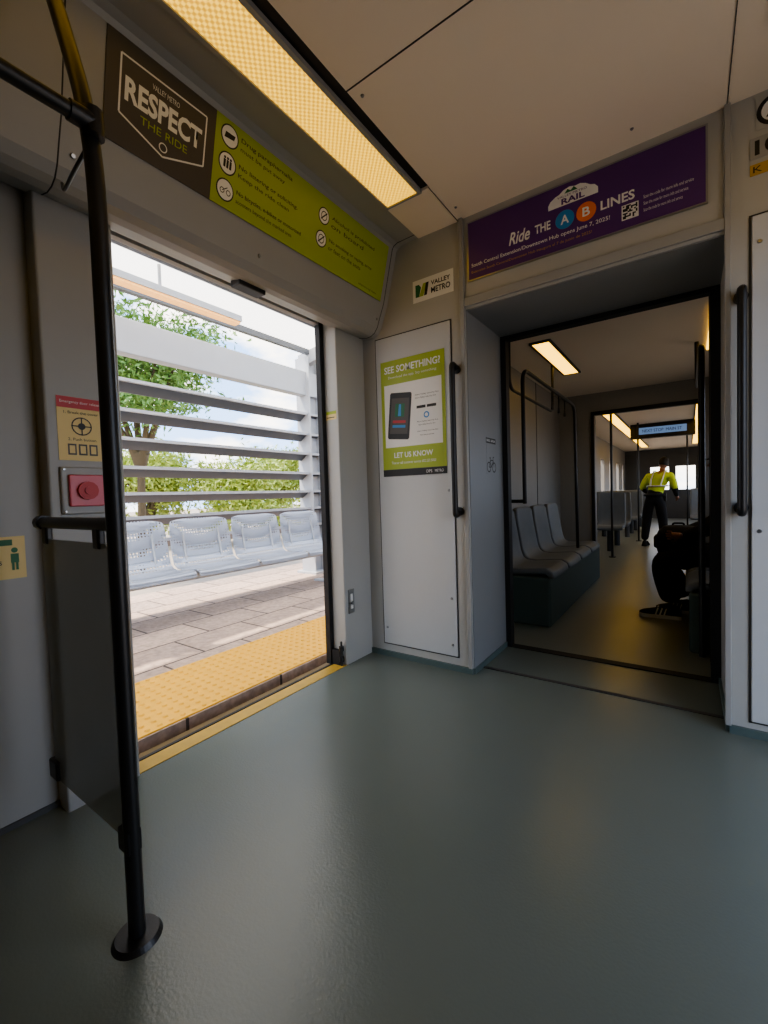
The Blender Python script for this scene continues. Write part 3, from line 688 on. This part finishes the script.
def perf_mat():
    m = bpy.data.materials.new('perforated_steel'); m.use_nodes = True; nt = m.node_tree; b = nt.nodes['Principled BSDF']
    b.inputs['Base Color'].default_value = rgb(180, 188, 202); b.inputs['Roughness'].default_value = .45; b.inputs['Metallic'].default_value = .2
    tc = nt.nodes.new('ShaderNodeTexCoord'); vo = nt.nodes.new('ShaderNodeTexVoronoi'); vo.inputs['Scale'].default_value = 34; vo.inputs['Randomness'].default_value = 0
    lt = nt.nodes.new('ShaderNodeMath'); lt.operation = 'GREATER_THAN'; lt.inputs[1].default_value = .36
    nt.links.new(tc.outputs['Object'], vo.inputs['Vector']); nt.links.new(vo.outputs['Distance'], lt.inputs[0]); nt.links.new(lt.outputs[0], b.inputs['Alpha'])
    return m
M_perf = perf_mat(); M_wsteel = mat('white_painted_steel', rgb(188, 191, 195), .45, var=.06)
M_slat = mat('grey_slat', rgb(96, 100, 106), .4, .3, var=.1)
g = group('platform_bench', (-4.1, 2.6, 0))
for i in range(5): seat_shell('seat_%d' % (i+1), -3.68, 1.19+i*.71, .46, 0, .68, M_perf, g, back=.47, depth=.46, th=.008)
tube('beam', [(-3.92, .8, .38), (-3.92, 4.4, .38)], .035, M_wsteel, g)
for i in range(5):
    for k, s in enumerate((-.2, .2)): tube('bracket_%d_%d' % (i, k), [(-3.72, 1.19+i*.71+s, .43), (-3.93, 1.19+i*.71+s, .40), (-4.13, 1.19+i*.71+s, .46), (-4.19, 1.19+i*.71+s, .8)], .011, M_wsteel, g)
for i, y in enumerate((1.0, 4.2)):
    tube('leg_%d' % (i+1), [(-3.92, y, .02), (-3.92, y, .38)], .03, M_wsteel, g); box('foot_%d' % (i+1), -4.09, -3.75, y-.05, y+.05, 0, .02, M_wsteel, g)

g = group('platform_shelter', (-4.5, 2, 0))
for i, y in enumerate((-3.2, .72, 4.66, 8.6)):
    boxes('column_%d' % (i+1), [(-4.68, -4.42, y-.13, y-.115, 0, 3.12), (-4.68, -4.42, y+.115, y+.13, 0, 3.12), (-4.56, -4.54, y-.115, y+.115, 0, 3.12)], M_wsteel, g)
    box('column_base_%d' % (i+1), -4.74, -4.36, y-.19, y+.19, 0, .03, M_wsteel, g)
    prism('rafter_%d' % (i+1), [(-4.70, 3.0), (-2.5, 3.45), (-2.5, 3.53), (-4.70, 3.2)], y-.05, y+.05, M_wsteel, g)
box('main_beam', -4.62, -4.48, -5, 11, 2.57, 2.91, M_wsteel, g, bev=.01)
for i, z in enumerate((2.27, 1.98, 1.70, 1.42, 1.16, .92, .68)):
    prism('louvre_%d' % (i+1), [(-4.50, z+.03), (-4.47, z+.045), (-4.62, z-.055), (-4.66, z-.05)], -5, 11, M_slat, g)
    prism('louvre_lip_%d' % (i+1), [(-4.50, z+.02), (-4.46, z+.02), (-4.46, z+.05), (-4.50, z+.05)], -5, 11, M_wsteel, g)
M_fab = bpy.data.materials.new('translucent_canopy'); M_fab.use_nodes = True; nt = M_fab.node_tree
tr = nt.nodes.new('ShaderNodeBsdfTranslucent'); tr.inputs[0].default_value = rgb(245, 240, 228); ms = nt.nodes.new('ShaderNodeMixShader'); ms.inputs[0].default_value = .75
nt.nodes['Principled BSDF'].inputs['Base Color'].default_value = rgb(235, 236, 236)
nt.links.new(nt.nodes['Principled BSDF'].outputs[0], ms.inputs[1]); nt.links.new(tr.outputs[0], ms.inputs[2]); nt.links.new(ms.outputs[0], nt.nodes['Material Output'].inputs[0])
bm = bmesh.new()
vs = [bm.verts.new(p) for p in ((-4.5, -5, 3.26), (-2.5, -5, 3.58), (-2.5, 11, 3.58), (-4.5, 11, 3.26))]; bm.faces.new(vs)
bm_obj('canopy_sheet', bm, M_fab, g)
for i, (x, z) in enumerate(((-4.5, 3.24), (-3.85, 3.32), (-3.2, 3.43), (-2.5, 3.55))): box('purlin_%d' % (i+1), x-.03, x+.03, -5, 11, z-.07, z, M_slat, g)
M_plamp = mat('platform_lamp', rgb(250, 190, 110), .5, emit=(1, .5, .16, 1), estr=1.2)
for i, y in enumerate((-.6, 2.2, 6.5)):
    box('lamp_housing_%d' % (i+1), -4.07, -3.93, y-.85, y+.85, 3.02, 3.08, M_wsteel, g); box('lamp_%d' % (i+1), -4.05, -3.95, y-.84, y+.84, 3.0, 3.02, M_plamp, g)
    tube('lamp_hanger_%d' % (i+1), [(-4.0, y, 3.08), (-4.0, y, 3.3)], .015, M_wsteel, g)

# street ground + planting
box('street_ground', -80, 60, -60, 90, -.5, -.36, mat('asphalt', rgb(160, 146, 130), .9, var=.12, vscale=3))
M_leaf = mat('leaves_green', rgb(112, 146, 70), .6, var=.35, vscale=1.5); M_leafy = mat('leaves_yellow', rgb(166, 180, 86), .6, var=.3, vscale=1.2); M_bark = mat('bark', rgb(96, 84, 62), .9, var=.2, bump=.5)
def tree(name, base, h, rx, rz, n, m, leaf=.09, seed=1):
    rng = np.random.RandomState(seed); g = group(name, base); b = Vector(base)
    top = b+Vector((0, 0, h-rz)); J = {'r': (b, .10), 'm': (b+Vector((.05, .05, (h-rz)*.55)), .08), 't': (top, .06)}; E = [('r', 'm'), ('m', 't')]
    cl = []
    for i in range(9):
        a = i*2.399; q = top+Vector((math.cos(a)*rx*.6, math.sin(a)*rx*.6, rz*(.1+.6*rng.rand()))); J['b%d' % i] = (q, .02); E.append(('t' if i % 2 else 'm', 'b%d' % i)); cl.append(q)
    me = skin_mesh(J, E, {'r'}, 1); me.materials.clear(); mesh_obj('trunk', me, M_bark, g, True)
    cl = [np.array(c) for c in cl]+[np.array(top)+(rng.rand(3)-.5)*np.array((1.6*rx, 1.6*rx, 1.5*rz)) for _ in range(12)]
    V = np.zeros((n*4, 3))
    for i in range(n):
        c = cl[rng.randint(len(cl))]+rng.normal(size=3)*np.array((rx*.22, rx*.22, rz*.2))
        u = rng.normal(size=3); u /= np.linalg.norm(u); w = np.cross(u, rng.normal(size=3)); w /= np.linalg.norm(w); s = leaf*(.5+rng.rand())
        V[i*4:i*4+4] = [c-u*s, c+w*s*.35, c+u*s, c-w*s*.35]
    me = bpy.data.meshes.new('foliage'); me.from_pydata(V.tolist(), [], [(4*i, 4*i+1, 4*i+2, 4*i+3) for i in range(n)]); mesh_obj('foliage', me, m, g)
tree('palo_verde_tree', (-9.2, 4.4, -.36), 5.1, 1.7, 1.1, 17000, M_leaf, .06, 3)
tree('palo_verde_tree', (-14.5, 1.6, -.36), 5.5, 2.0, 1.6, 7000, M_leaf, .10, 4)
for i, (x, y, h) in enumerate([(-14.5, 7.2, 3.3), (-12.5, 9.4, 3.0), (-14, 12.2, 3.4), (-13.4, 15.4, 3.4), (-15, 18.6, 3.6), (-15, 22.5, 4.0)]):
    tree('desert_shrub', (x, y, -.36), h, 1.45, h*.45, 9000, M_leafy, .085, 10+i)

# ------------------------------------------------------------------ world + sun
w = bpy.data.worlds.new('world'); scn.world = w; w.use_nodes = True; nt = w.node_tree; bgn = nt.nodes['Background']
tc = nt.nodes.new('ShaderNodeTexCoord'); sp = nt.nodes.new('ShaderNodeSeparateXYZ'); cr = nt.nodes.new('ShaderNodeValToRGB')
cr.color_ramp.elements[0].position = .0; cr.color_ramp.elements[0].color = (.44, .62, .92, 1); cr.color_ramp.elements[1].position = .6; cr.color_ramp.elements[1].color = (.18, .38, .80, 1)
mp = nt.nodes.new('ShaderNodeMapping'); mp.inputs['Scale'].default_value = (1, 1, 2.5)
no = nt.nodes.new('ShaderNodeTexNoise'); no.inputs['Scale'].default_value = 6.5; no.inputs['Detail'].default_value = 8
cc = nt.nodes.new('ShaderNodeValToRGB'); cc.color_ramp.elements[0].position = .46; cc.color_ramp.elements[1].position = .60
mx = nt.nodes.new('ShaderNodeMix'); mx.data_type = 'RGBA'; mx.inputs[7].default_value = (1.15, 1.08, .98, 1)
L = nt.links.new
L(tc.outputs['Generated'], sp.inputs[0]); L(sp.outputs['Z'], cr.inputs[0]); L(tc.outputs['Generated'], mp.inputs[0]); L(mp.outputs[0], no.inputs['Vector']); L(no.outputs['Fac'], cc.inputs[0])
L(cc.outputs['Color'], mx.inputs[0]); L(cr.outputs['Color'], mx.inputs[6]); L(mx.outputs[2], bgn.inputs['Color']); bgn.inputs['Strength'].default_value = 3.7
sun = bpy.data.lights.new('sun', 'SUN'); sun.energy = 9; sun.angle = .02; sun.color = (1, .88, .72); so = bpy.data.objects.new('sun', sun); COL.objects.link(so)
so.rotation_euler = Vector((.5, .35, -1)).to_track_quat('-Z', 'Y').to_euler()
scn.view_settings.view_transform = 'AgX'
scn.view_settings.look = 'AgX - Medium High Contrast'
scn.view_settings.exposure = 0.1
